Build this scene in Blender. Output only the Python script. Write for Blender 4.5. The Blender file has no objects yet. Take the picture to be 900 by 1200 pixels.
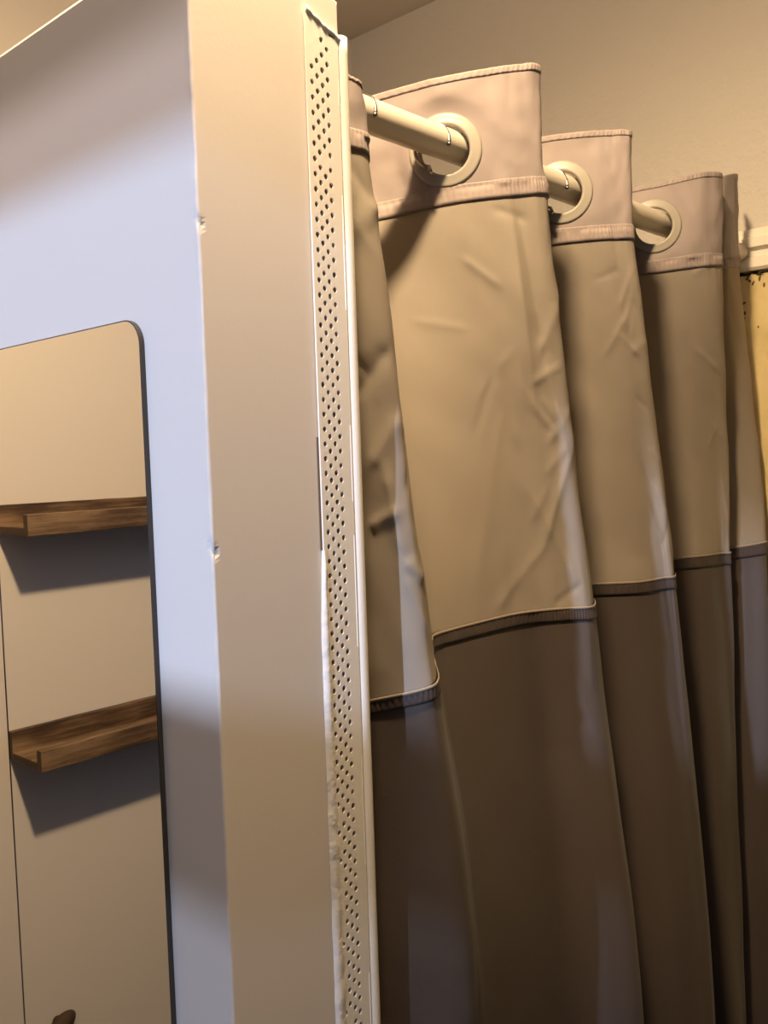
import bpy, bmesh, math, random
from mathutils import Vector, Matrix, noise
random.seed(7)
S = bpy.context.scene
COL = S.collection
PI = math.pi

# ------------------------------------------------------------------ materials
def mat(name, rgb, rough=0.6, metal=0.0, spec=0.3):
    m = bpy.data.materials.new(name); m.use_nodes = True
    b = m.node_tree.nodes['Principled BSDF']
    b.inputs['Base Color'].default_value = (*rgb, 1)
    b.inputs['Roughness'].default_value = rough
    b.inputs['Metallic'].default_value = metal
    b.inputs['Specular IOR Level'].default_value = spec
    return m

def nodes(m):
    nt = m.node_tree
    return nt, nt.nodes['Principled BSDF']

def add_noise(nt, scale, detail=4, rough=0.55, mapping=None, coord='Object'):
    tc = nt.nodes.new('ShaderNodeTexCoord'); mp = nt.nodes.new('ShaderNodeMapping')
    nt.links.new(tc.outputs[coord], mp.inputs['Vector'])
    if mapping: mp.inputs['Scale'].default_value = mapping
    n = nt.nodes.new('ShaderNodeTexNoise')
    n.inputs['Scale'].default_value = scale; n.inputs['Detail'].default_value = detail
    n.inputs['Roughness'].default_value = rough
    nt.links.new(mp.outputs['Vector'], n.inputs['Vector'])
    return n

def bump(m, scale, strength, dist, detail=4, mapping=None):
    nt, b = nodes(m)
    n = add_noise(nt, scale, detail, mapping=mapping)
    bp = nt.nodes.new('ShaderNodeBump')
    bp.inputs['Strength'].default_value = strength; bp.inputs['Distance'].default_value = dist
    nt.links.new(n.outputs['Fac'], bp.inputs['Height'])
    nt.links.new(bp.outputs['Normal'], b.inputs['Normal'])
    return bp

def mottled(m, scale, c1, c2, lo=0.35, hi=0.65, mapping=None, detail=5):
    nt, b = nodes(m)
    n = add_noise(nt, scale, detail, mapping=mapping)
    r = nt.nodes.new('ShaderNodeValToRGB')
    r.color_ramp.elements[0].position = lo; r.color_ramp.elements[0].color = (*c1, 1)
    r.color_ramp.elements[1].position = hi; r.color_ramp.elements[1].color = (*c2, 1)
    nt.links.new(n.outputs['Fac'], r.inputs['Fac'])
    nt.links.new(r.outputs['Color'], b.inputs['Base Color'])
    return r

M_wall = mat('painted_wall', (.68, .635, .59), .62, 0, .25); bump(M_wall, 420, .10, .0005, 3)
M_far = mat('textured_plaster', (.52, .485, .43), .6, 0, .3); bump(M_far, 80, .9, .0026, 5)
M_ceil = mat('ceiling_paint', (.64, .59, .52), .8, 0, .2); bump(M_ceil, 60, .4, .002, 4)
M_trim = mat('glossy_trim_paint', (.74, .69, .60), .35, 0, .4); bump(M_trim, 60, .3, .001, 3, (1, .15, 1))
M_floor = mat('bounce_damped_floor', (.035, .03, .025), .5)  # unseen floor, coloured near black to limit bounced light
M_dim = mat('bounce_damped_walls', (.045, .04, .036), .7)  # for the unseen walls, darkened to weaken the fill they bounce back
M_bead = mat('white_vinyl', (.86, .83, .77), .38, 0, .4); bump(M_bead, 260, .15, .0004, 3)
M_mud = mat('joint_compound', (.80, .77, .72), .7, 0, .2); bump(M_mud, 180, .5, .0010, 4)
M_back = mat('painted_gap_shade', (.17, .125, .085), .95, 0, .05)  # shade of the bead holes and edge gap, put into a dark colour
M_glass = mat('silvered_glass', (.90, .90, .885), .012, 1.0)
M_edge = mat('dark_mirror_edge', (.045, .04, .038), .35, 0, .4)
M_rod = mat('cream_enamel_rod', (.62, .57, .48), .33, 0, .5)
M_ring = mat('taupe_plastic_ring', (.29, .268, .228), .38, 0, .45)
M_wire = mat('nickel_wire', (.34, .32, .29), .25, 1.0)
M_window = mat('white_window_vinyl', (.8, .8, .8), .4)

M_yel = mat('old_yellow_paint', (.72, .50, .17), .45, 0, .35)
def _yellow():
    nt, b = nodes(M_yel)
    n = add_noise(nt, 26, 6, .62, (1, 1, .8))
    r = nt.nodes.new('ShaderNodeValToRGB')
    r.color_ramp.elements[0].position = .30; r.color_ramp.elements[0].color = (.48, .38, .18, 1)
    r.color_ramp.elements[1].position = .55; r.color_ramp.elements[1].color = (.56, .455, .22, 1)
    nt.links.new(n.outputs['Fac'], r.inputs['Fac']); nt.links.new(r.outputs['Color'], b.inputs['Base Color'])
_yellow()
M_mold = mat('dark_flaked_spots', (.10, .075, .03), .9)

def wood():
    m = mat('stained_wood', (.2, .12, .06), .5, 0, .3)
    nt, b = nodes(m)
    n1 = add_noise(nt, 34, 8, .72, (.16, 1.6, 2.6))
    n2 = add_noise(nt, 7, 4, .5, (.8, 2, 2.4))
    mx = nt.nodes.new('ShaderNodeMath'); mx.operation = 'MULTIPLY_ADD'
    mx.inputs[1].default_value = .55
    nt.links.new(n2.outputs['Fac'], mx.inputs[0]); 
    sc = nt.nodes.new('ShaderNodeMath'); sc.operation = 'MULTIPLY'; sc.inputs[1].default_value = .5
    nt.links.new(n1.outputs['Fac'], sc.inputs[0]); nt.links.new(sc.outputs[0], mx.inputs[2])
    r = nt.nodes.new('ShaderNodeValToRGB')
    e = r.color_ramp.elements
    e[0].position = .40; e[0].color = (.012, .008, .006, 1)
    e[1].position = .66; e[1].color = (.25, .165, .095, 1)
    x = e.new(.52); x.color = (.078, .046, .026, 1)
    nt.links.new(mx.outputs[0], r.inputs['Fac']); nt.links.new(r.outputs['Color'], b.inputs['Base Color'])
    bp = nt.nodes.new('ShaderNodeBump'); bp.inputs['Strength'].default_value = .4; bp.inputs['Distance'].default_value = .001
    nt.links.new(n1.outputs['Fac'], bp.inputs['Height']); nt.links.new(bp.outputs['Normal'], b.inputs['Normal'])
    return m
M_wood = wood()
M_wood_end = mat('dark_end_grain', (.06, .035, .02), .7); bump(M_wood_end, 300, .3, .0006)

def fabric(name, rgb, transl, tcol, rough=.6, sheen=.03, weave=.25):
    m = mat(name, rgb, rough, 0, .25)
    nt, b = nodes(m)
    b.inputs['Sheen Weight'].default_value = sheen
    b.inputs['Sheen Roughness'].default_value = .4
    # fine weave plus soft crumple
    n1 = add_noise(nt, 900, 2, .5, (1, 1, 1))
    n2 = add_noise(nt, 28, 4, .5, (1, 1, .7))
    ad = nt.nodes.new('ShaderNodeMath'); ad.operation = 'MULTIPLY_ADD'; ad.inputs[1].default_value = .08
    nt.links.new(n1.outputs['Fac'], ad.inputs[0]); nt.links.new(n2.outputs['Fac'], ad.inputs[2])
    bp = nt.nodes.new('ShaderNodeBump'); bp.inputs['Strength'].default_value = weave; bp.inputs['Distance'].default_value = .004
    nt.links.new(ad.outputs[0], bp.inputs['Height']); nt.links.new(bp.outputs['Normal'], b.inputs['Normal'])
    if transl > 0:
        out = nt.nodes['Material Output']
        t = nt.nodes.new('ShaderNodeBsdfTranslucent'); t.inputs['Color'].default_value = (*tcol, 1)
        mx = nt.nodes.new('ShaderNodeMixShader'); mx.inputs[0].default_value = transl
        nt.links.new(b.outputs[0], mx.inputs[1]); nt.links.new(t.outputs[0], mx.inputs[2])
        nt.links.new(mx.outputs[0], out.inputs['Surface'])
    return m
M_head = fabric('mauve_header_cloth', (.27, .230, .222), .05, (.5, .4, .3))
M_up = fabric('pale_thin_cloth', (.34, .30, .25), .30, (.52, .41, .21))
M_low = fabric('taupe_lower_cloth', (.068, .053, .045), .05, (.2, .13, .09))
M_seam = fabric('mauve_seam_tape', (.28, .235, .222), 0, (0, 0, 0))
M_seam_d = fabric('taupe_seam_tape', (.05, .038, .033), 0, (0, 0, 0))
M_pipe = fabric('pale_piping', (.24, .195, .155), 0, (0, 0, 0))

# ------------------------------------------------------------------ helpers
def obj(name, bm, m, parent=None, smooth=False, normals=True):
    if normals: bmesh.ops.recalc_face_normals(bm, faces=bm.faces[:])
    me = bpy.data.meshes.new(name); bm.to_mesh(me); bm.free()
    if m is not None:
        for mm in (m if isinstance(m, (list, tuple)) else [m]): me.materials.append(mm)
    if smooth:
        for p in me.polygons: p.use_smooth = True
    o = bpy.data.objects.new(name, me); COL.objects.link(o)
    if parent is not None: o.parent = parent
    return o

def tag(o, label, cat, group=None):
    o['label'] = label; o['category'] = cat
    if group: o['group'] = group
    return o

def empty(name, loc, label, cat, group=None):
    o = bpy.data.objects.new(name, None); COL.objects.link(o)
    o.location = loc; o.empty_display_size = .05
    tag(o, label, cat, group)
    return o

def under(o, root):
    """parent a mesh that was built in world metres to a root placed in the room"""
    o.parent = root
    o.matrix_parent_inverse = Matrix.Translation(root.location).inverted()
    return o

def struct(name, bm, m, smooth=False):
    o = obj(name, bm, m, None, smooth); o['kind'] = 'structure'
    return o

def box(bm, x0, x1, y0, y1, z0, z1, mi=0, bev=0, seg=2):
    r = bmesh.ops.create_cube(bm, size=1)
    vs = r['verts']
    for v in vs:
        v.co = Vector(((x0 + x1) / 2 + v.co.x * (x1 - x0), (y0 + y1) / 2 + v.co.y * (y1 - y0), (z0 + z1) / 2 + v.co.z * (z1 - z0)))
    fs = {f for v in vs for f in v.link_faces}
    for f in fs: f.material_index = mi
    if bev:
        es = {e for v in vs for e in v.link_edges}
        bmesh.ops.bevel(bm, geom=list(es), offset=bev, segments=seg, affect='EDGES', profile=.5)
    return bm

def tube(bm, pts, r, n=14, closed=False, mi=0):
    pts = [Vector(p) for p in pts]
    rings = []
    up = None
    for i, p in enumerate(pts):
        a = pts[i - 1] if i > 0 else (pts[-1] if closed else p)
        b = pts[i + 1] if i < len(pts) - 1 else (pts[0] if closed else p)
        t = (b - a).normalized()
        if up is None:
            up = Vector((0, 0, 1)) if abs(t.z) < .9 else Vector((1, 0, 0))
        s = t.cross(up).normalized(); up = s.cross(t).normalized()
        rr = r(i / (len(pts) - 1)) if callable(r) else r
        rings.append([bm.verts.new(p + (s * math.cos(2 * PI * k / n) + up * math.sin(2 * PI * k / n)) * rr) for k in range(n)])
    m = len(rings)
    for i in range(m if closed else m - 1):
        A, B = rings[i], rings[(i + 1) % m]
        for k in range(n):
            f = bm.faces.new((A[k], A[(k + 1) % n], B[(k + 1) % n], B[k])); f.material_index = mi; f.smooth = True
    if not closed:
        bm.faces.new(rings[0]); bm.faces.new(rings[-1][::-1])

# ------------------------------------------------------------------ room numbers (metres)
XW, XE = -1.30, 1.37           # window wall / far wall behind the curtain
YS, YN = -1.20, 1.30           # wall behind / wall with the ledges
H = 2.46
PX0, PX1, PY = .3085, .4225, .4106
BX = .4281                     # outer edge of the corner bead   # the short wing wall
PTOP = 1.909

# ------------------------------------------------------------------ shell
bm = bmesh.new(); box(bm, XW - .2, XE + .2, YS - .2, YN + .2, -.1, 0); struct('floor', bm, M_floor)
bm = bmesh.new(); box(bm, XW - .2, XE + .2, YS - .2, YN + .2, H, H + .1); struct('ceiling', bm, M_ceil)
bm = bmesh.new(); box(bm, XW - .12, XE + .12, YN, YN + .12, 0, H); struct('wall_back', bm, M_wall)
bm = bmesh.new(); box(bm, XW - .12, XE + .12, YS - .12, YS, 0, H); struct('wall_front', bm, M_dim)
bm = bmesh.new(); box(bm, XE, XE + .12, YS, YN, 0, H); struct('wall_right', bm, M_far)

# window wall on the left, with an opening
WY0, WY1 = -1.05, .70
WZ0, WZ1, WZT = 1.05, 2.35, 2.452   # sill, foot of the added top pane, top
bm = bmesh.new()
box(bm, XW - .12, XW, YS, WY0, 0, H); box(bm, XW - .12, XW, WY1, YN, 0, H)
box(bm, XW - .12, XW, WY0, WY1, 0, WZ0); box(bm, XW - .12, XW, WY0, WY1, WZT, H)
struct('wall_left', bm, M_dim)
bm = bmesh.new()
for a in ((WY0, WY0 + .04, WZ0, WZT), (WY1 - .04, WY1, WZ0, WZT), (WY0 + .04, WY1 - .04, WZ0, WZ0 + .04),
          (WY0 + .04, WY1 - .04, WZT - .004, WZT), (WY0 + .04, WY1 - .04, 1.915, 2.025)):
    box(bm, XW - .075, XW - .02, *a, 0, .003)
struct('window_1', bm, M_window)
# lower sash: unseen pane added to dim the daylight low down
M_pane = bpy.data.materials.new('daylight_dimming_pane'); M_pane.use_nodes = True
nt = M_pane.node_tree; t = nt.nodes.new('ShaderNodeBsdfTransparent'); t.inputs[0].default_value = (.52, .52, .52, 1)
nt.links.new(t.outputs[0], nt.nodes['Material Output'].inputs['Surface'])
bm = bmesh.new(); box(bm, XW - .052, XW - .048, WY0 + .039, WY1 - .039, WZ0 + .039, 1.916); struct('added_pane_low', bm, M_pane)
M_top = bpy.data.materials.new('partial_daylight_pane'); M_top.use_nodes = True  # unseen upper pane, invented to pass partial daylight to the wall top
nt = M_top.node_tree; t = nt.nodes.new('ShaderNodeBsdfTransparent'); t.inputs[0].default_value = (.72, .62, .54, 1)
nt.links.new(t.outputs[0], nt.nodes['Material Output'].inputs['Surface'])
bm = bmesh.new(); box(bm, XW - .052, XW - .048, WY0 + .039, WY1 - .039, WZ1, WZT - .003); struct('added_pane_top', bm, M_top)

# wing wall: rounded long edges, slightly wavy corner, two small chips
def wing_wall():
    bm = bmesh.new()
    r = .0016
    prof = []
    def arc(cx, cy, a0, a1, n=5):
        for k in range(n + 1):
            a = math.radians(a0 + (a1 - a0) * k / n); prof.append((cx + r * math.cos(a), cy + r * math.sin(a)))
    arc(PX0 + r, PY + r, 180, 270); prof.append((PX0 + .0052, PY)); prof.append((PX0 + .012, PY)); prof.append((PX1 - .012, PY)); arc(PX1 - r, PY + r, 270, 360)
    prof.append((PX1, YN)); prof.append((PX0, YN)); prof.append((PX0, PY + .012)); prof.append((PX0, PY + .0052))
    zs = [0, .9] + [.9 + i * .0025 for i in range(1, int((PTOP - .9) / .0025))] + [PTOP - .004, PTOP]
    rows = []
    for z in zs:
        row = []
        ins = .003 if z == PTOP else 0
        for i, (x, y) in enumerate(prof):
            w = 0
            if i < 6: w = .0004 * noise.noise(Vector((z * 22, 3.1, i * .2))) +   .0002 * noise.noise(Vector((z * 90, 1.7, 0)))
            chip = 0
            for zc, am in ((1.573, .0010), (1.752, .0006)):
                if i < 6: chip += am * math.exp(-((z - zc + .001 * (i - 3)) / .0028) ** 2)
            row.append(bm.verts.new((x + w + (ins if x < .35 else -ins) + chip * .6, y + ins * (1 if y < 1 else 0) + chip, z)))
        rows.append(row)
    n = len(prof)
    for a, b in zip(rows, rows[1:]):
        for k in range(n):
            f = bm.faces.new((a[k], a[(k + 1) % n], b[(k + 1) % n], b[k])); f.smooth = k < 5 or 9 <= k < 14
    bm.faces.new(rows[0]); bm.faces.new(rows[-1])
    return struct('wall_wing', bm, M_wall)
wing_wall()

# ------------------------------------------------------------------ moulding + yellow wall at far right
TY = .5365
bm = bmesh.new()
prof = [(0, 1.8748), (.016, 1.8748), (.020, 1.8786), (.020, 1.8912), (.013, 1.8941), (.013, 1.9027), (.022, 1.9066), (.022, 1.9191), (.015, 1.9220),
        (.015, 1.9298), (.010, 1.9346), (0, 1.9346)]
ys = [TY + .002 * noise.noise(Vector((0, 0, 1))), TY - .004] + [TY - .02 - i * .03 for i in range(40)]
rows = []
for j, y in enumerate(ys):
    w = .0012 * noise.noise(Vector((y * 30, 5, 2)))
    rows.append([bm.verts.new((XE - d * (.75 if j == 0 else 1) , y, z + (w if i < 4 else .4 * w) )) for i, (d, z) in enumerate(prof)])
for a, b in zip(rows, rows[1:]):
    for k in range(len(prof)):
        bm.faces.new((a[k], a[(k + 1) % len(prof)], b[(k + 1) % len(prof)], b[k]))
bm.faces.new(rows[0]); bm.faces.new(rows[-1])
struct('trim_1', bm, M_trim)
bm = bmesh.new(); box(bm, XE - .008, XE + .004, YS + .01, .5287, .02, 1.8743, 0, .002)
struct('wall_lower_right', bm, M_yel)
# dark flakes along the top and left edge of the yellow paint
bm = bmesh.new()
def flake(y, z, ry, rz, rot):
    c = []
    n = 9
    for k in range(n):
        a = 2 * PI * k / n; rr = .7 + .5 * random.random()
        u, v = ry * rr * math.cos(a), rz * rr * math.sin(a)
        c.append((y + u * math.cos(rot) - v * math.sin(rot), z + u * math.sin(rot) + v * math.cos(rot)))
    top = [bm.verts.new((XE - .0088, p[0], p[1])) for p in c]; bot = [bm.verts.new((XE - .0075, p[0], p[1])) for p in c]
    bm.faces.new(top)
    for k in range(n): bm.faces.new((top[k], top[(k + 1) % n], bot[(k + 1) % n], bot[k]))
def fl(y, z, *q): flake(y * .965, 1.62 + (z - 1.62) * .965, *q)
for k in range(26):
    fl(.545 - random.random() ** 1.4 * .12, 1.8815 - abs(random.gauss(0, .0015)), .0035 + .003 * random.random(), .0012 + .0008 * random.random(), random.gauss(0, .3))
for k in range(12):
    fl(.5465 - abs(random.gauss(0, .0008)), 1.879 - random.random() * .03, .0010, .0035, random.gauss(0, .2))
for (y, z, a, b, r) in ((.527, 1.870, .003, .0018, .7), (.522, 1.866, .0014, .004, .3), (.531, 1.874, .003, .0018, -.5), (.512, 1.872, .002, .005, .2),
                        (.536, 1.838, .0032, .0018, -.7), (.535, 1.823, .0016, .0035, .4), (.537, 1.816, .003, .0015, .4), (.506, 1.861, .0016, .003, 0), (.515, 1.8, .001, .002, 0)):
    fl(y, z, a, b, r)
o = struct('edge_flakes', bm, M_mold)

# ------------------------------------------------------------------ corner bead
def corner_bead():
    root = empty('corner_bead', (BX - .018, PY, 1.0), 'white perforated corner bead running up the right edge of the beige wing wall end', 'corner bead')
    zt, zb = 1.890, .98
    x0, x1 = .3915, .4190
    yf = PY - .0022; yb = PY - .0010
    cols = 4; cw = .0044; pitch = .0091; xs = .3938
    bm = bmesh.new()
    def quad(ax, bx, az, bz):
        v = [bm.verts.new((ax, yf, az)), bm.verts.new((bx, yf, az)), bm.verts.new((bx, yf, bz)), bm.verts.new((ax, yf, bz))]
        bm.faces.new(v)
    def fill_chance(c, cz):
        p = 0
        if cz > 1.80: p = .05
        if cz > 1.868: p = .7
        if 1.27 < cz < 1.40 and c == 0: p = .55
        if 1.20 < cz < 1.27 and c < 2: p = .7
        if cz < 1.20 and c == 0: p = .4
        return p
    def topz(x): return zt + (.396 - x) * .42
    for c in range(cols):
        cx = xs + cw * (c + .5)
        off = pitch / 2 if c % 2 else 0
        n = int((topz(cx) - .0022 - zb - off) / pitch)
        z0 = zb + off
        if off: quad(cx - cw / 2, cx + cw / 2, zb, z0)
        for k in range(n):
            cz = z0 + (k + .5) * pitch
            h2 = pitch / 2
            plug = random.random() < fill_chance(c, cz)
            N = 16
            rx, rz = .00158 * random.uniform(.92, 1.08), .00178 * random.uniform(.92, 1.08)
            O, I, J = [], [], []
            for q in range(N):
                a = 2 * PI * q / N
                ca, sa = math.cos(a), math.sin(a)
                t = min((cw / 2) / abs(ca) if abs(ca) > 1e-6 else 1e9, h2 / abs(sa) if abs(sa) > 1e-6 else 1e9)
                O.append(bm.verts.new((cx + ca * t, yf, cz + sa * t)))
                I.append(bm.verts.new((cx + ca * rx, yf + .00003, cz + sa * rz)))
                J.append(bm.verts.new((cx + ca * rx, yb, cz + sa * rz)))
            # exact corners
            for sx in (-1, 1):
                for sz in (-1, 1):
                    ang = math.atan2(sz * h2, sx * cw / 2) % (2 * PI)
                    q = int(ang / (2 * PI / N))
                    v = bm.verts.new((cx + sx * cw / 2, yf, cz + sz * h2))
                    bm.faces.new((O[q], v, O[(q + 1) % N]))
            for q in range(N):
                p = (q + 1) % N
                bm.faces.new((O[q], O[p], I[p], I[q]))
                if not plug: bm.faces.new((I[q], I[p], J[p], J[q]))
            if plug: bm.faces.new(I)
        quad(cx - cw / 2, cx + cw / 2, z0 + n * pitch, topz(cx))
    quad(x0, xs, zb, topz(x0)); quad(xs + cols * cw, x1, zb, topz(x1))
    # thin outer left edge
    v = [bm.verts.new((x0, yf, zb)), bm.verts.new((x0, yf, topz(x0))), bm.verts.new((x0, yb, topz(x0))), bm.verts.new((x0, yb, zb))]
    bm.faces.new(v)
    bmesh.ops.remove_doubles(bm, verts=bm.verts[:], dist=.00004)
    under(obj('flange', bm, M_bead), root)
    # backing in dark colour, put in for shade inside the holes
    bm = bmesh.new(); box(bm, x0 + .0022, x1, PY - .0009, PY + .0012, zb, zt - .012); b = under(obj('hole_shade_strip', bm, M_back), root)
    b['label'] = 'dark strip coloured as shade behind the holes'
    # dark strip put in as gap shade where the flange stands off the wall
    bm = bmesh.new(); box(bm, x0 - .0011, x0 + .0004, PY - .0006, PY + .0008, 1.5655, 1.635); g = under(obj('edge_gap_shade', bm, M_back), root)
    g['label'] = 'narrow dark strip coloured as gap shade along the left edge'
    # rounded nose
    bm = bmesh.new()
    cx, cy, r = .4240, PY + .0002, .0052
    prof = [(x1 - .001, yf), (x1 + .0008, yf)]
    for k in range(11):
        a = math.radians(200 + 160 * k / 10); prof.append((cx + r * math.cos(a), cy + .0012 + r * math.sin(a)))
    prof += [(BX + .0002, PY + .03), (BX - .0054, PY + .03), (BX - .0054, PY + .004)]
    rows = []
    for i in range(93):
        z = zb + (zt - .006 - zb) * i / 92
        w = .00025 * noise.noise(Vector((z * 14, 0, 7)))
        rows.append([bm.verts.new((x + w * .5, y + w, z)) for x, y in prof])
    n = len(prof)
    for a, b in zip(rows, rows[1:]):
        for k in range(n): bm.faces.new((a[k], a[(k + 1) % n], b[(k + 1) % n], b[k])).smooth = True
    bm.faces.new(rows[0]); bm.faces.new(rows[-1])
    under(obj('nose', bm, M_bead), root)
    # ragged plaster lump across the top end
    bm = bmesh.new()
    N = 22; ring = []
    for i in range(N + 1):
        x = .3925 + (.4268 - .3925) * i / N
        zc = zt + (.396 - x) * .40 + .0012 * noise.noise(Vector((x * 400, 0, 0)))
        if x > .412: zc += .001
        rr = .0024 + .0010 * noise.noise(Vector((x * 300, 4, 0)))
        ring.append([bm.verts.new((x, PY - .0010 + rr * math.cos(a) * .9 , zc + rr * math.sin(a))) for a in [2 * PI * k / 10 for k in range(10)]])
    for a, b in zip(ring, ring[1:]):
        for k in range(10): bm.faces.new((a[k], a[(k + 1) % 10], b[(k + 1) % 10], b[k])).smooth = True
    bm.faces.new(ring[0]); bm.faces.new(ring[-1])
    under(obj('plaster_lump', bm, M_mud), root)
    # smear of joint compound along the lower left edge
    bm = bmesh.new()
    rows = []
    z = 1.565
    while z > zb:
        t = (1.565 - z) / .35
        wl = .0030 * min(1, t * 6 + .1); wr = .0022 + .0032 * max(0, min(1, t * 1.3)) + .0016 * noise.noise(Vector((z * 55, 9, 0))) + .001 * noise.noise(Vector((z * 160, 2, 0)))
        if z < 1.235: wr *= max(.35, 1 - (1.235 - z) * 9)
        wl += .0006 * noise.noise(Vector((z * 60, 1, 4)))
        hh = .0011 + .0004 * noise.noise(Vector((z * 70, 3, 3)))
        base = PY - .0002
        row = []
        for u in (-1, -.75, -.4, 0, .35, .7, 1):
            x = x0 + (wl * u if u < 0 else max(.0008, wr) * u)
            y = (base - (hh + .0014) * (1 - abs(u) ** 2.2)) if u < 0 else (yf + .0003 - hh * (1 - u ** 2) * .9)
            if u < 0: y = min(y, base)
            row.append(bm.verts.new((x, y, z)))
        rows.append(row); z -= .003
    for a, b in zip(rows, rows[1:]):
        for k in range(len(a) - 1): bm.faces.new((a[k], a[k + 1], b[k + 1], b[k])).smooth = True
    m = under(obj('compound_smear', bm, M_mud), root)
    m['label'] = 'white joint compound smeared over the left edge'
corner_bead()

# ------------------------------------------------------------------ mirrors
def mirror(y0, y1, z0, z1, label):
    root = empty('wall_mirror', (PX0 - .002, (y0 + y1) / 2, z0), label, 'mirror', 'frameless mirror panels')
    R = .016; n = 10
    def outline(g):
        pts = []
        for (cy, cz, a0) in ((y1 - R, z1 - R, 0), (y0 + R, z1 - R, 90), (y0 + R, z0 + R, 180), (y1 - R, z0 + R, 270)):
            for k in range(n + 1):
                a = math.radians(a0 + 90 * k / n); pts.append((cy + (R - g) * math.cos(a), cz + (R - g) * math.sin(a)))
        return pts
    bm = bmesh.new()
    f = [bm.verts.new((PX0 - .0033, y, z)) for y, z in outline(.0008)]
    bm.faces.new(f)
    b = [bm.verts.new((PX0 - .0029, y, z)) for y, z in outline(.0008)]
    for k in range(len(f)): bm.faces.new((f[k], f[(k + 1) % len(f)], b[(k + 1) % len(f)], b[k]))
    bm.faces.new(b)
    under(obj('mirror_glass', bm, M_glass), root)
    bm = bmesh.new()
    f = [bm.verts.new((PX0 - .0030, y, z)) for y, z in outline(0)]
    b = [bm.verts.new((PX0 - .0002, y, z)) for y, z in outline(0)]
    for k in range(len(f)): bm.faces.new((f[k], f[(k + 1) % len(f)], b[(k + 1) % len(f)], b[k]))
    bm.faces.new(b); bm.faces.new(f)
    e = under(obj('mirror_backing', bm, M_edge), root); e['label'] = 'dark edge of the mirror'
mirror(.4669, .6640, .50, 1.7075, 'frameless mirror panel with rounded corners on the pale blue wall, nearest the corner')
mirror(.6648, .8619, .50, 1.7075, 'frameless mirror panel whose thin strip shows at the far left edge of the photo')

# ------------------------------------------------------------------ ledges seen in the mirror
def ledge(xe, zb, label, seed):
    L = .56
    root = empty('wall_shelf', (xe - L / 2, YN, zb), label, 'shelf', 'wooden picture ledges seen in the mirror')
    def board(name, ya, yb, za, zc, ml):
        bm = bmesh.new(); box(bm, -L / 2, L / 2, ya, yb, za, zc, 0, .0012)
        for f in bm.faces:
            if abs(f.normal.x) > .7: f.material_index = 1
        # slight waviness of the worn timber
        bmesh.ops.subdivide_edges(bm, edges=[e for e in bm.edges if abs((e.verts[0].co - e.verts[1].co).x) > .3], cuts=40)
        for v in bm.verts:
            v.co.z += .0006 * noise.noise(Vector((v.co.x * 25, seed, za * 50))); v.co.y += .0005 * noise.noise(Vector((v.co.x * 30, seed + 5, ya * 50)))
        return obj(name, bm, ml, root)
    ml = [M_wood, M_wood_end]
    board('back_board', -.012, -.0005, .0, .0415, ml)
    board('base_board', -.0845, -.0122, .0, .0115, ml)
    board('front_lip', -.0975, -.0847, -.0005, .0295, ml)
ledge(.015, 1.531, 'rustic wooden ledge seen in the mirror, the upper one at eye height', 1)
ledge(.014, 1.2015, 'rustic wooden ledge seen in the mirror, the lower one viewed from above', 2)

def peg():  # brown rounded wooden end, taken for a wall knob
    root = empty('wall_knob', (-.036, YN, .789), 'dark brown rounded wooden ornament just peeking in at the bottom edge of the mirror', 'knob')
    bm = bmesh.new()
    tube(bm, [(0, -.0005, -.006), (0, -.012, -.006)], .007, 14)
    obj('mount', bm, M_wood_end, root, True)
    bm = bmesh.new()
    bmesh.ops.create_uvsphere(bm, u_segments=28, v_segments=16, radius=1)
    for v in bm.verts:
        v.co = Vector((v.co.x * .024, -.0135 + v.co.y * .012, v.co.z * .016 - .35 * v.co.x * .024 - .010))
    obj('wooden_dome', bm, M_wood_end, root, True)
peg()

# ------------------------------------------------------------------ rod
RY, RZ, RR = .520, 1.9016, .0138
root = empty('shower_rod', (.92, RY, RZ), 'cream round shower curtain rod running from the wing wall to the far wall', 'curtain rod')
bm = bmesh.new(); tube(bm, [(PX1 + .002 + (XE - .0225 - PX1) * i / 40, RY, RZ) for i in range(41)], RR, 40)
under(obj('pole', bm, M_rod, None, False), root)
for nm, xa, d in (('end_cap', PX1 + .0005, 1),):
    bm = bmesh.new(); tube(bm, [(xa, RY, RZ), (xa + d * .004, RY, RZ), (xa + d * .006, RY, RZ), (xa + d * .022, RY, RZ)], lambda t: .027 if t < .5 else (.021 if t < .8 else .0165), 32)
    under(obj(nm, bm, M_rod), root)

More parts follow.
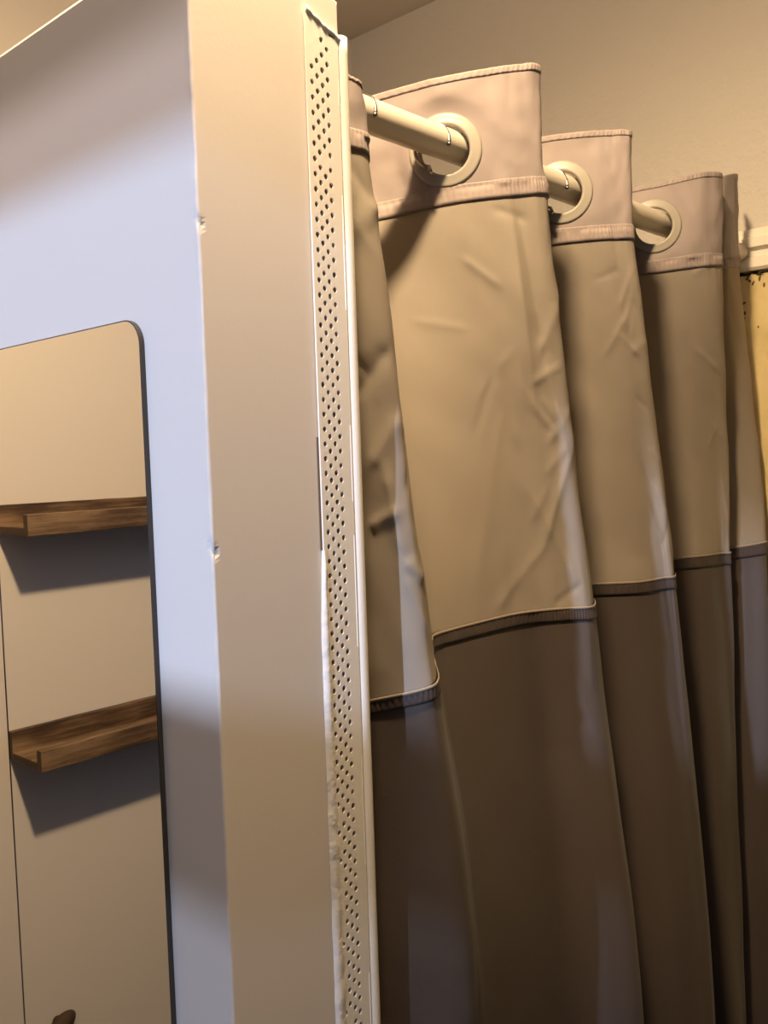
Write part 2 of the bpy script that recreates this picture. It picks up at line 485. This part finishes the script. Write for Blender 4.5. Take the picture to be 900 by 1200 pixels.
# ------------------------------------------------------------------ shower curtain
# columns of the cloth from its near end to its far end; each row is one height of the cloth:
# top edge, header seam, panel seam, low, hem  (x, y, z)
COLS = [
 # top                    header seam             panel seam             low                    hem
 [(.436, .488, 1.900), (.436, .480, 1.850), (.452, .468, 1.440), (.451, .452, 1.215), (.45, .455, .22)],   # hidden start
 [(.437, .455, 1.890), (.4375, .450, 1.843), (.458, .440, 1.450), (.455, .428, 1.222), (.45, .420, .22)],
 [(.459, .4295, 1.872), (.463, .427, 1.835), (.479, .398, 1.463), (.483, .374, 1.231), (.48, .365, .22)],  # fold by the corner
 [(.480, .465, 1.874), (.488, .465, 1.836), (.525, .435, 1.466), (.524, .402, 1.200), (.52, .40, .22)],
 [(.520, .545, 1.905), (.530, .540, 1.845), (.570, .474, 1.470), (.560, .424, 1.175), (.56, .43, .22)],
 [(.622, .588, 1.948), (.622, .586, 1.849), (.600, .487, 1.471), (.592, .436, 1.155), (.59, .45, .22)],    # inner fold
 [(.662, .520, 1.958), (.668, .522, 1.859), (.688, .472, 1.475), (.664, .424, 1.124), (.66, .43, .22)],    # visible eyelet panel
 [(.698, .474, 1.965), (.702, .474, 1.863), (.735, .451, 1.475), (.710, .388, 1.110), (.705, .385, .22)],
 [(.727, .457, 1.968), (.731, .456, 1.865), (.765, .437, 1.474), (.738, .378, 1.103), (.735, .37, .22)],   # outer fold
 [(.756, .505, 1.964), (.762, .505, 1.860), (.815, .468, 1.474), (.792, .412, 1.060), (.79, .41, .22)],
 [(.824, .590, 1.954), (.826, .586, 1.852), (.882, .532, 1.472), (.878, .492, 1.015), (.875, .49, .22)],   # inner fold
 [(.8625, .522, 1.956), (.866, .522, 1.854), (.945, .483, 1.472), (.919, .426, .995), (.915, .43, .22)],
 [(.893, .479, 1.957), (.894, .479, 1.855), (.985, .470, 1.473), (.955, .412, .985), (.95, .41, .22)],
 [(.914, .4645, 1.956), (.914, .464, 1.854), (1.002, .465, 1.473), (.972, .409, .975), (.97, .40, .22)],    # outer fold
 [(.955, .515, 1.952), (.955, .515, 1.852), (1.050, .492, 1.472), (1.028, .442, .932), (1.025, .44, .22)],
 [(1.046, .590, 1.945), (1.046, .588, 1.849), (1.128, .562, 1.471), (1.118, .530, .888), (1.11, .53, .22)],# inner fold
 [(1.082, .522, 1.948), (1.082, .522, 1.850), (1.190, .516, 1.475), (1.144, .466, .868), (1.14, .47, .22)],
 [(1.114, .475, 1.957), (1.114, .475, 1.855), (1.236, .504, 1.475), (1.182, .461, .852), (1.175, .46, .22)],
 [(1.153, .464, 1.962), (1.150, .463, 1.858), (1.254, .500, 1.474), (1.196, .464, .843), (1.19, .46, .22)],# outer fold
 [(1.180, .494, 1.963), (1.178, .494, 1.860), (1.278, .532, 1.475), (1.226, .502, .830), (1.22, .50, .22)],# crease
 [(1.205, .480, 1.974), (1.205, .481, 1.866), (1.310, .502, 1.478), (1.262, .466, .812), (1.26, .465, .22)],
 [(1.260, .486, 1.988), (1.258, .486, 1.876), (1.332, .479, 1.483), (1.304, .452, .797), (1.30, .45, .22)],# far edge fold
 [(1.300, .503, 1.990), (1.298, .503, 1.878), (1.355, .500, 1.480), (1.330, .48, .80), (1.32, .49, .22)],
]
NC = len(COLS)
def cr(p0, p1, p2, p3, t, a=.5):
    """centripetal-ish cubic"""
    t2, t3 = t * t, t * t * t
    m1 = (p2 - p0) * a; m2 = (p3 - p1) * a
    return p1 * (2 * t3 - 3 * t2 + 1) + m1 * (t3 - 2 * t2 + t) + p2 * (-2 * t3 + 3 * t2) + m2 * (t3 - t2)
def col_at(i, v):
    """column i at height parameter v in 0..4"""
    k = min(3, int(v)); t = v - k
    P = [Vector(p) for p in COLS[i]]
    h = [0, .10, .48, .78, 1.7]
    def slope(j):
        if j == 0: return (P[1] - P[0]) / (h[1] - h[0])
        if j == 1: return (P[2] - P[1]) / (h[2] - h[1]) * .85 + (P[1] - P[0]) / (h[1] - h[0]) * .15
        if j == 4: return (P[4] - P[3]) / (h[4] - h[3])
        return (P[j + 1] - P[j - 1]) / (h[j + 1] - h[j - 1])
    d = h[k + 1] - h[k]
    a, b = slope(k) * d, slope(k + 1) * d
    t2, t3 = t * t, t * t * t
    q = P[k] * (2 * t3 - 3 * t2 + 1) + a * (t3 - 2 * t2 + t) + P[k + 1] * (-2 * t3 + 3 * t2) + b * (t3 - t2)
    return q
def surf(u, v):
    i = min(NC - 2, int(u)); t = u - i
    p = [col_at(max(0, min(NC - 1, j)), v) for j in (i - 1, i, i + 1, i + 2)]
    return cr(*p, t, .46)
def nrm(u, v):
    e = .02
    t = surf(min(NC - 1.0001, u + e), v) - surf(max(0, u - e), v)
    n = Vector((t.y, -t.x, 0))
    return n.normalized() if n.length > 1e-9 else Vector((-1, 0, 0))

# creases pressed into the thin cloth, as segments on the hanging surface (u, v) -> (u, v), height, width
CREASES = [
 ((7.9, 1.62), (6.75, 1.86), .0022, .004), ((6.75, 1.86), (5.75, 1.98), .0018, .004),
 ((7.05, 1.02), (7.35, 1.42), -.0035, .008), ((7.35, 1.42), (7.7, 1.66), .002, .006),
 ((7.2, 1.40), (7.95, 1.28), .0022, .005), ((7.95, 1.28), (8.3, 1.18), .002, .005),
 ((6.3, 1.45), (6.55, 1.62), .0014, .004), ((7.4, 1.52), (7.9, 1.62), .0016, .004), ((6.6, 1.72), (7.6, 1.95), .0012, .004),
 ((6.9, 1.2), (6.7, 1.55), .0012, .006), ((6.2, 1.02), (6.35, 1.5), .0014, .012), ((5.6, 1.9), (6.3, 1.55), .0012, .004),
 ((1.3, 1.2), (2.1, 1.12), .0026, .005), ((1.25, 1.46), (1.9, 1.38), -.0024, .005), ((1.4, 1.58), (2.0, 1.50), .0022, .005),
 ((1.6, 1.58), (1.75, 1.75), .0026, .004), ((1.75, 1.75), (2.15, 1.80), .0024, .004), ((1.3, 1.68), (1.75, 1.66), .002, .004),
 ((11.9, 1.3), (12.8, 1.12), .0012, .005), ((12.0, 1.36), (12.9, 1.32), .0012, .005), ((11.7, 1.0), (11.9, 1.55), .0016, .01),
 ((6.8, 2.05), (7.7, 2.35), .0014, .006), ((7.75, 2.03), (7.6, 2.2), .0018, .006), ((3.0, 2.0), (3.2, 2.6), .001, .01),
]
rc = random.Random(21)
for _ in range(46):
    base = rc.choice((1.7, 1.9, 6.4, 6.9, 7.3, 7.6, 12.2, 12.6, 17.0, 17.5))
    u0, v0 = base + rc.uniform(-.5, .5), rc.uniform(1.05, 1.95)
    du, dv = rc.uniform(.3, .9) * rc.choice((-1, 1)), rc.uniform(-.16, .16)
    CREASES.append(((u0, v0), (u0 + du, min(1.99, max(1.02, v0 + dv))), rc.uniform(.0007, .0016) * rc.choice((1, 1, -1)), rc.uniform(.0022, .004)))
CW = [(surf(*a), surf(*b), h, w, min(a[0], b[0]) - .8, max(a[0], b[0]) + .8) for a, b, h, w in CREASES]
# header puckers near the eyelets
def displace(u, v, p):
    d = 0
    s = u * .045
    z = p.z
    if v <= 1:
        d += .0024 * noise.noise(Vector((s * 26, z * 18, 1.3))) + .0012 * noise.noise(Vector((s * 70, z * 50, 4.3)))
        d += .0007 * noise.noise(Vector((s * 210, z * 30, 4.3))) * (abs(v - .5) * 2) ** 3
    elif v <= 2:
        k = math.exp(-(v - 1) / .10)
        d += .0016 * k * noise.noise(Vector((s * 95, z * 5, 8.1)))
        k2 = math.exp(-(2 - v) / .08)
        d += .0012 * k2 * noise.noise(Vector((s * 110, z * 5, 3.1)))
        d += .0030 * noise.noise(Vector((s * 22, z * 5, 2.2))) + .0014 * noise.noise(Vector((s * 40 + z * 14, z * 16, 6.2)))
    else:
        k2 = math.exp(-(v - 2) / .10)
        d += .0018 * k2 * noise.noise(Vector((s * 100, z * 4, 5.1)))
        d += .0036 * noise.noise(Vector((s * 20, z * 4, 2.2))) * min(1, (v - 2) * 3 + .5) + .0011 * noise.noise(Vector((s * 40, z * 12, 7.7)))
    d *= .15 + .85 * min(1, abs(v - 2) / .06)
    if v > 2: d -= .011 * math.exp(-((u - 6.45) / .40) ** 2) * min(1, (v - 2) / .35)
    if 1 < v < 2: d += .0065 * math.exp(-abs(u - 6.95) / .30) * math.exp(-((v - 1.28) / .24) ** 2)
    for a, b, h, w, ua, ub in CW:
        if not ua < u < ub: continue
        ab = b - a; q = max(0, min(1, (p - a).dot(ab) / ab.length_squared))
        dist = (p - (a + ab * q)).length
        if dist < 5 * w: d += h * math.exp(-(dist / w) ** 1.3) * min(1, 4 * min(q + .08, 1.08 - q))
    return d

RINGS = []      # (u, centre) of each eyelet: where the cloth crosses the rod
def find_rings():
    u = .6; prev = None
    while u < NC - 1.05:
        y = surf(u, .55).y - RY
        if prev is not None and prev * y < 0:
            RINGS.append(u)
        prev = y; u += .01
find_rings()
def ring_frame(u):
    v = .55
    for _ in range(20):
        p = surf(u, v)
        v += (p.z - (RZ - .0058)) / .1
        v = max(.1, min(.9, v))
    p = surf(u, v); n = nrm(u, v)
    # walk along u so that the centre sits on the rod's line
    t = Vector((-n.y, n.x, 0))
    return Vector((p.x, RY, RZ - .0058)), n, t
FR = [ring_frame(u) for u in RINGS]

NU = 24
US = [i / NU for i in range((NC - 1) * NU + 1)]
def sheet(v0, v1, nv, off=0.0, ridge=0.0, ridge_n=0, holes=False, u0=0, u1=NC - 1, bulge=0.0, nu=NU):
    bm = bmesh.new(); grid = []
    us = [u for u in [i / nu for i in range((NC - 1) * nu + 1)] if u0 <= u <= u1]
    for j in range(nv + 1):
        v = v0 + (v1 - v0) * j / nv
        row = []
        for i, u in enumerate(us):
            uu = min(u, NC - 1.0001)
            p = surf(uu, v); n = nrm(uu, v)
            d = displace(uu, v, p)
            w = off + bulge * math.sin(PI * j / nv)
            if ridge: w += ridge * math.sin(u * ridge_n) * math.sin(PI * j / nv)
            # keep the cloth flat where an eyelet clamps it
            for c, fn, ft in FR if v < 1.06 else ():
                dd = (p - c).length
                if dd < .05: d *= max(0, min(1, (dd - .034) / .016))
                if dd < .046:
                    k = max(0, min(1, (.046 - dd) / .012))
                    pl = p - fn * ((p - c).dot(fn))
                    p = p.lerp(pl, k)
            q = p + n * (d + w)
            row.append(bm.verts.new(q))
        grid.append(row)
    for a, b in zip(grid, grid[1:]):
        for i in range(len(us) - 1):
            f = bm.faces.new((a[i], b[i], b[i + 1], a[i + 1])); f.smooth = True
    if holes:
        kill = []
        for f in bm.faces:
            m = f.calc_center_median()
            for c, fn, ft in FR:
                if (m - c).length < .0262: kill.append(f); break
        bmesh.ops.delete(bm, geom=kill, context='FACES')
    return bm
def cloth(name, bm, m, th, root, off=0):
    o = obj(name, bm, m, None, False, normals=False)
    for p in o.data.polygons: p.use_smooth = True
    md = o.modifiers.new('thickness', 'SOLIDIFY'); md.thickness = th; md.offset = off
    return under(o, root)

root = empty('shower_curtain', (.85, .50, .22), 'mauve and taupe fabric shower curtain gathered in deep folds on the cream rod', 'shower curtain')
cloth('header', sheet(0, 1.0, 56, holes=True), M_head, .0014, root)['label'] = 'mauve double cloth band along the top'
cloth('top_hem', sheet(.0, .06, 4, .0010, .0003, 60, bulge=.0001, nu=72), M_seam, .0005, root)
cloth('header_seam', sheet(.955, 1.03, 8, .0012, .0003, 75, bulge=.0001, nu=72), M_seam, .0005, root)
cloth('upper_panel', sheet(1.0, 2.0, 130), M_up, .0006, root)['label'] = 'pale thin cloth panel below the header'
cloth('seam_tape', sheet(1.996, 2.032, 5, .0014, .00035, 75, bulge=.0001, nu=72), M_seam_d, .0005, root)
cloth('seam_piping', sheet(1.994, 2.000, 3, .0018, bulge=.0003, nu=72), M_pipe, .0006, root)
cloth('lower_panel', sheet(2.0, 4.0, 120), M_low, .0009, root)['label'] = 'darker taupe lower cloth'
cloth('edge_hem', sheet(0.0, 1.0, 40, .0016, 0, 0, False, 19.4, 20.6), M_head, .0008, root)

def grommet(c, n):
    """flat plastic ring with a raised rim on both faces"""
    ri, ro = .0216, .0330
    t = Vector((-n.y, n.x, 0)).normalized(); up = Vector((0, 0, 1))
    prof = [(ri, .0012), (ri + .0006, .0030), (ri + .0018, .0036), (ri + .0034, .0031), (ro - .0026, .0028), (ro - .0012, .0026), (ro, .0014), (ro, -.0014), (ro - .0012, -.0026),
            (ri + .0034, -.0031), (ri + .0018, -.0036), (ri + .0006, -.0030), (ri, -.0012)]
    bm = bmesh.new(); N = 64; rows = []
    for k in range(N):
        a = 2 * PI * k / N
        d = t * math.cos(a) + up * math.sin(a)
        rows.append([bm.verts.new(c + d * r + n * h) for r, h in prof])
    for k in range(N):
        A, B = rows[k], rows[(k + 1) % N]
        for i in range(len(prof)): bm.faces.new((A[i], A[(i + 1) % len(prof)], B[(i + 1) % len(prof)], B[i])).smooth = True
    return bm
for (c, n, t) in FR:
    under(obj('grommet', grommet(c, n), M_ring), root)

# ------------------------------------------------------------------ wire hooks on the rod
def hook(x, tilt, yaw, label):
    root = empty('curtain_hook', (x, RY, RZ), label, 'hook', 'thin metal wire hooks on the rod')
    pts = []
    for k in range(33):
        a = math.radians(178 - 268 * k / 32)
        ry, rz = .0156, .0205
        pts.append(Vector((0, ry * math.cos(a), -.0052 + rz * math.sin(a))))
    pts.append(pts[-1] + Vector((0, -.003, -.006))); 
    Rm = Matrix.Rotation(tilt, 3, 'Y') @ Matrix.Rotation(yaw, 3, 'Z')
    bm = bmesh.new(); tube(bm, [Rm @ p for p in pts], .0016, 10)
    obj('wire', bm, M_wire, root)
    bm = bmesh.new(); bmesh.ops.create_uvsphere(bm, u_segments=12, v_segments=8, radius=.0021)
    e = Rm @ pts[0]
    for v in bm.verts: v.co += e
    obj('tip', bm, M_wire, root, True)
hook(.5560, .28, .25, 'metal wire hook over the rod beside the wing wall corner')
hook(.6500, .25, .45, 'metal wire hook inside the nearest grommet of the curtain')
hook(.8480, .2, .45, 'metal wire hook inside the middle grommet of the curtain')

# ------------------------------------------------------------------ lights
def light(kind, name, loc, energy, color, **kw):
    l = bpy.data.lights.new(name, kind); l.energy = energy; l.color = color
    for k, v in kw.items(): setattr(l, k, v)
    o = bpy.data.objects.new(name, l); COL.objects.link(o); o.location = loc
    return o
LAMP = (.306, .292, 2.40)
light('SPOT', 'ceiling_lamp_opening', LAMP, 54, (1, .71, .41), shadow_soft_size=.035, spot_size=math.radians(178), spot_blend=.5)
light('POINT', 'ceiling_lamp_glow', LAMP, 20, (1, .71, .41), shadow_soft_size=.035)
sd = Vector((1, .14, -.33)).normalized()
s = light('SUN', 'daylight', (-3, 0, 3), 3.7, (.58, .70, 1.0), angle=math.radians(1.25))
s.rotation_euler = sd.to_track_quat('-Z', 'Y').to_euler()

w = bpy.data.worlds.new('sky'); S.world = w; w.use_nodes = True
bg = w.node_tree.nodes['Background']; bg.inputs[0].default_value = (.62, .73, 1, 1); bg.inputs[1].default_value = 1.7

# ------------------------------------------------------------------ camera
cd = bpy.data.cameras.new('camera'); cam = bpy.data.objects.new('camera', cd); COL.objects.link(cam)
cd.sensor_fit = 'VERTICAL'; cd.sensor_height = 36; cd.lens = 36 * 1074.9 / 1200; cd.clip_start = .02
r_, u_, f_ = Vector((.6722, -.7396, -.0327)), Vector((.0643, .0144, .9978)), Vector((.7375, .6729, -.0572))
m = Matrix((r_, u_, -f_)).transposed().to_4x4(); m.translation = Vector((0, 0, 1.62))
cam.matrix_world = m
S.camera = cam

vs = S.view_settings
vs.view_transform = 'Standard'; vs.look = 'None'; vs.exposure = 0; vs.gamma = 1; vs.use_curve_mapping = False
S.cycles.caustics_reflective = False; S.cycles.caustics_refractive = False
S.cycles.max_bounces = 8; S.cycles.diffuse_bounces = 5
S.cycles.sample_clamp_indirect = 4
try:
    S.cycles.use_denoising = True
except Exception: pass
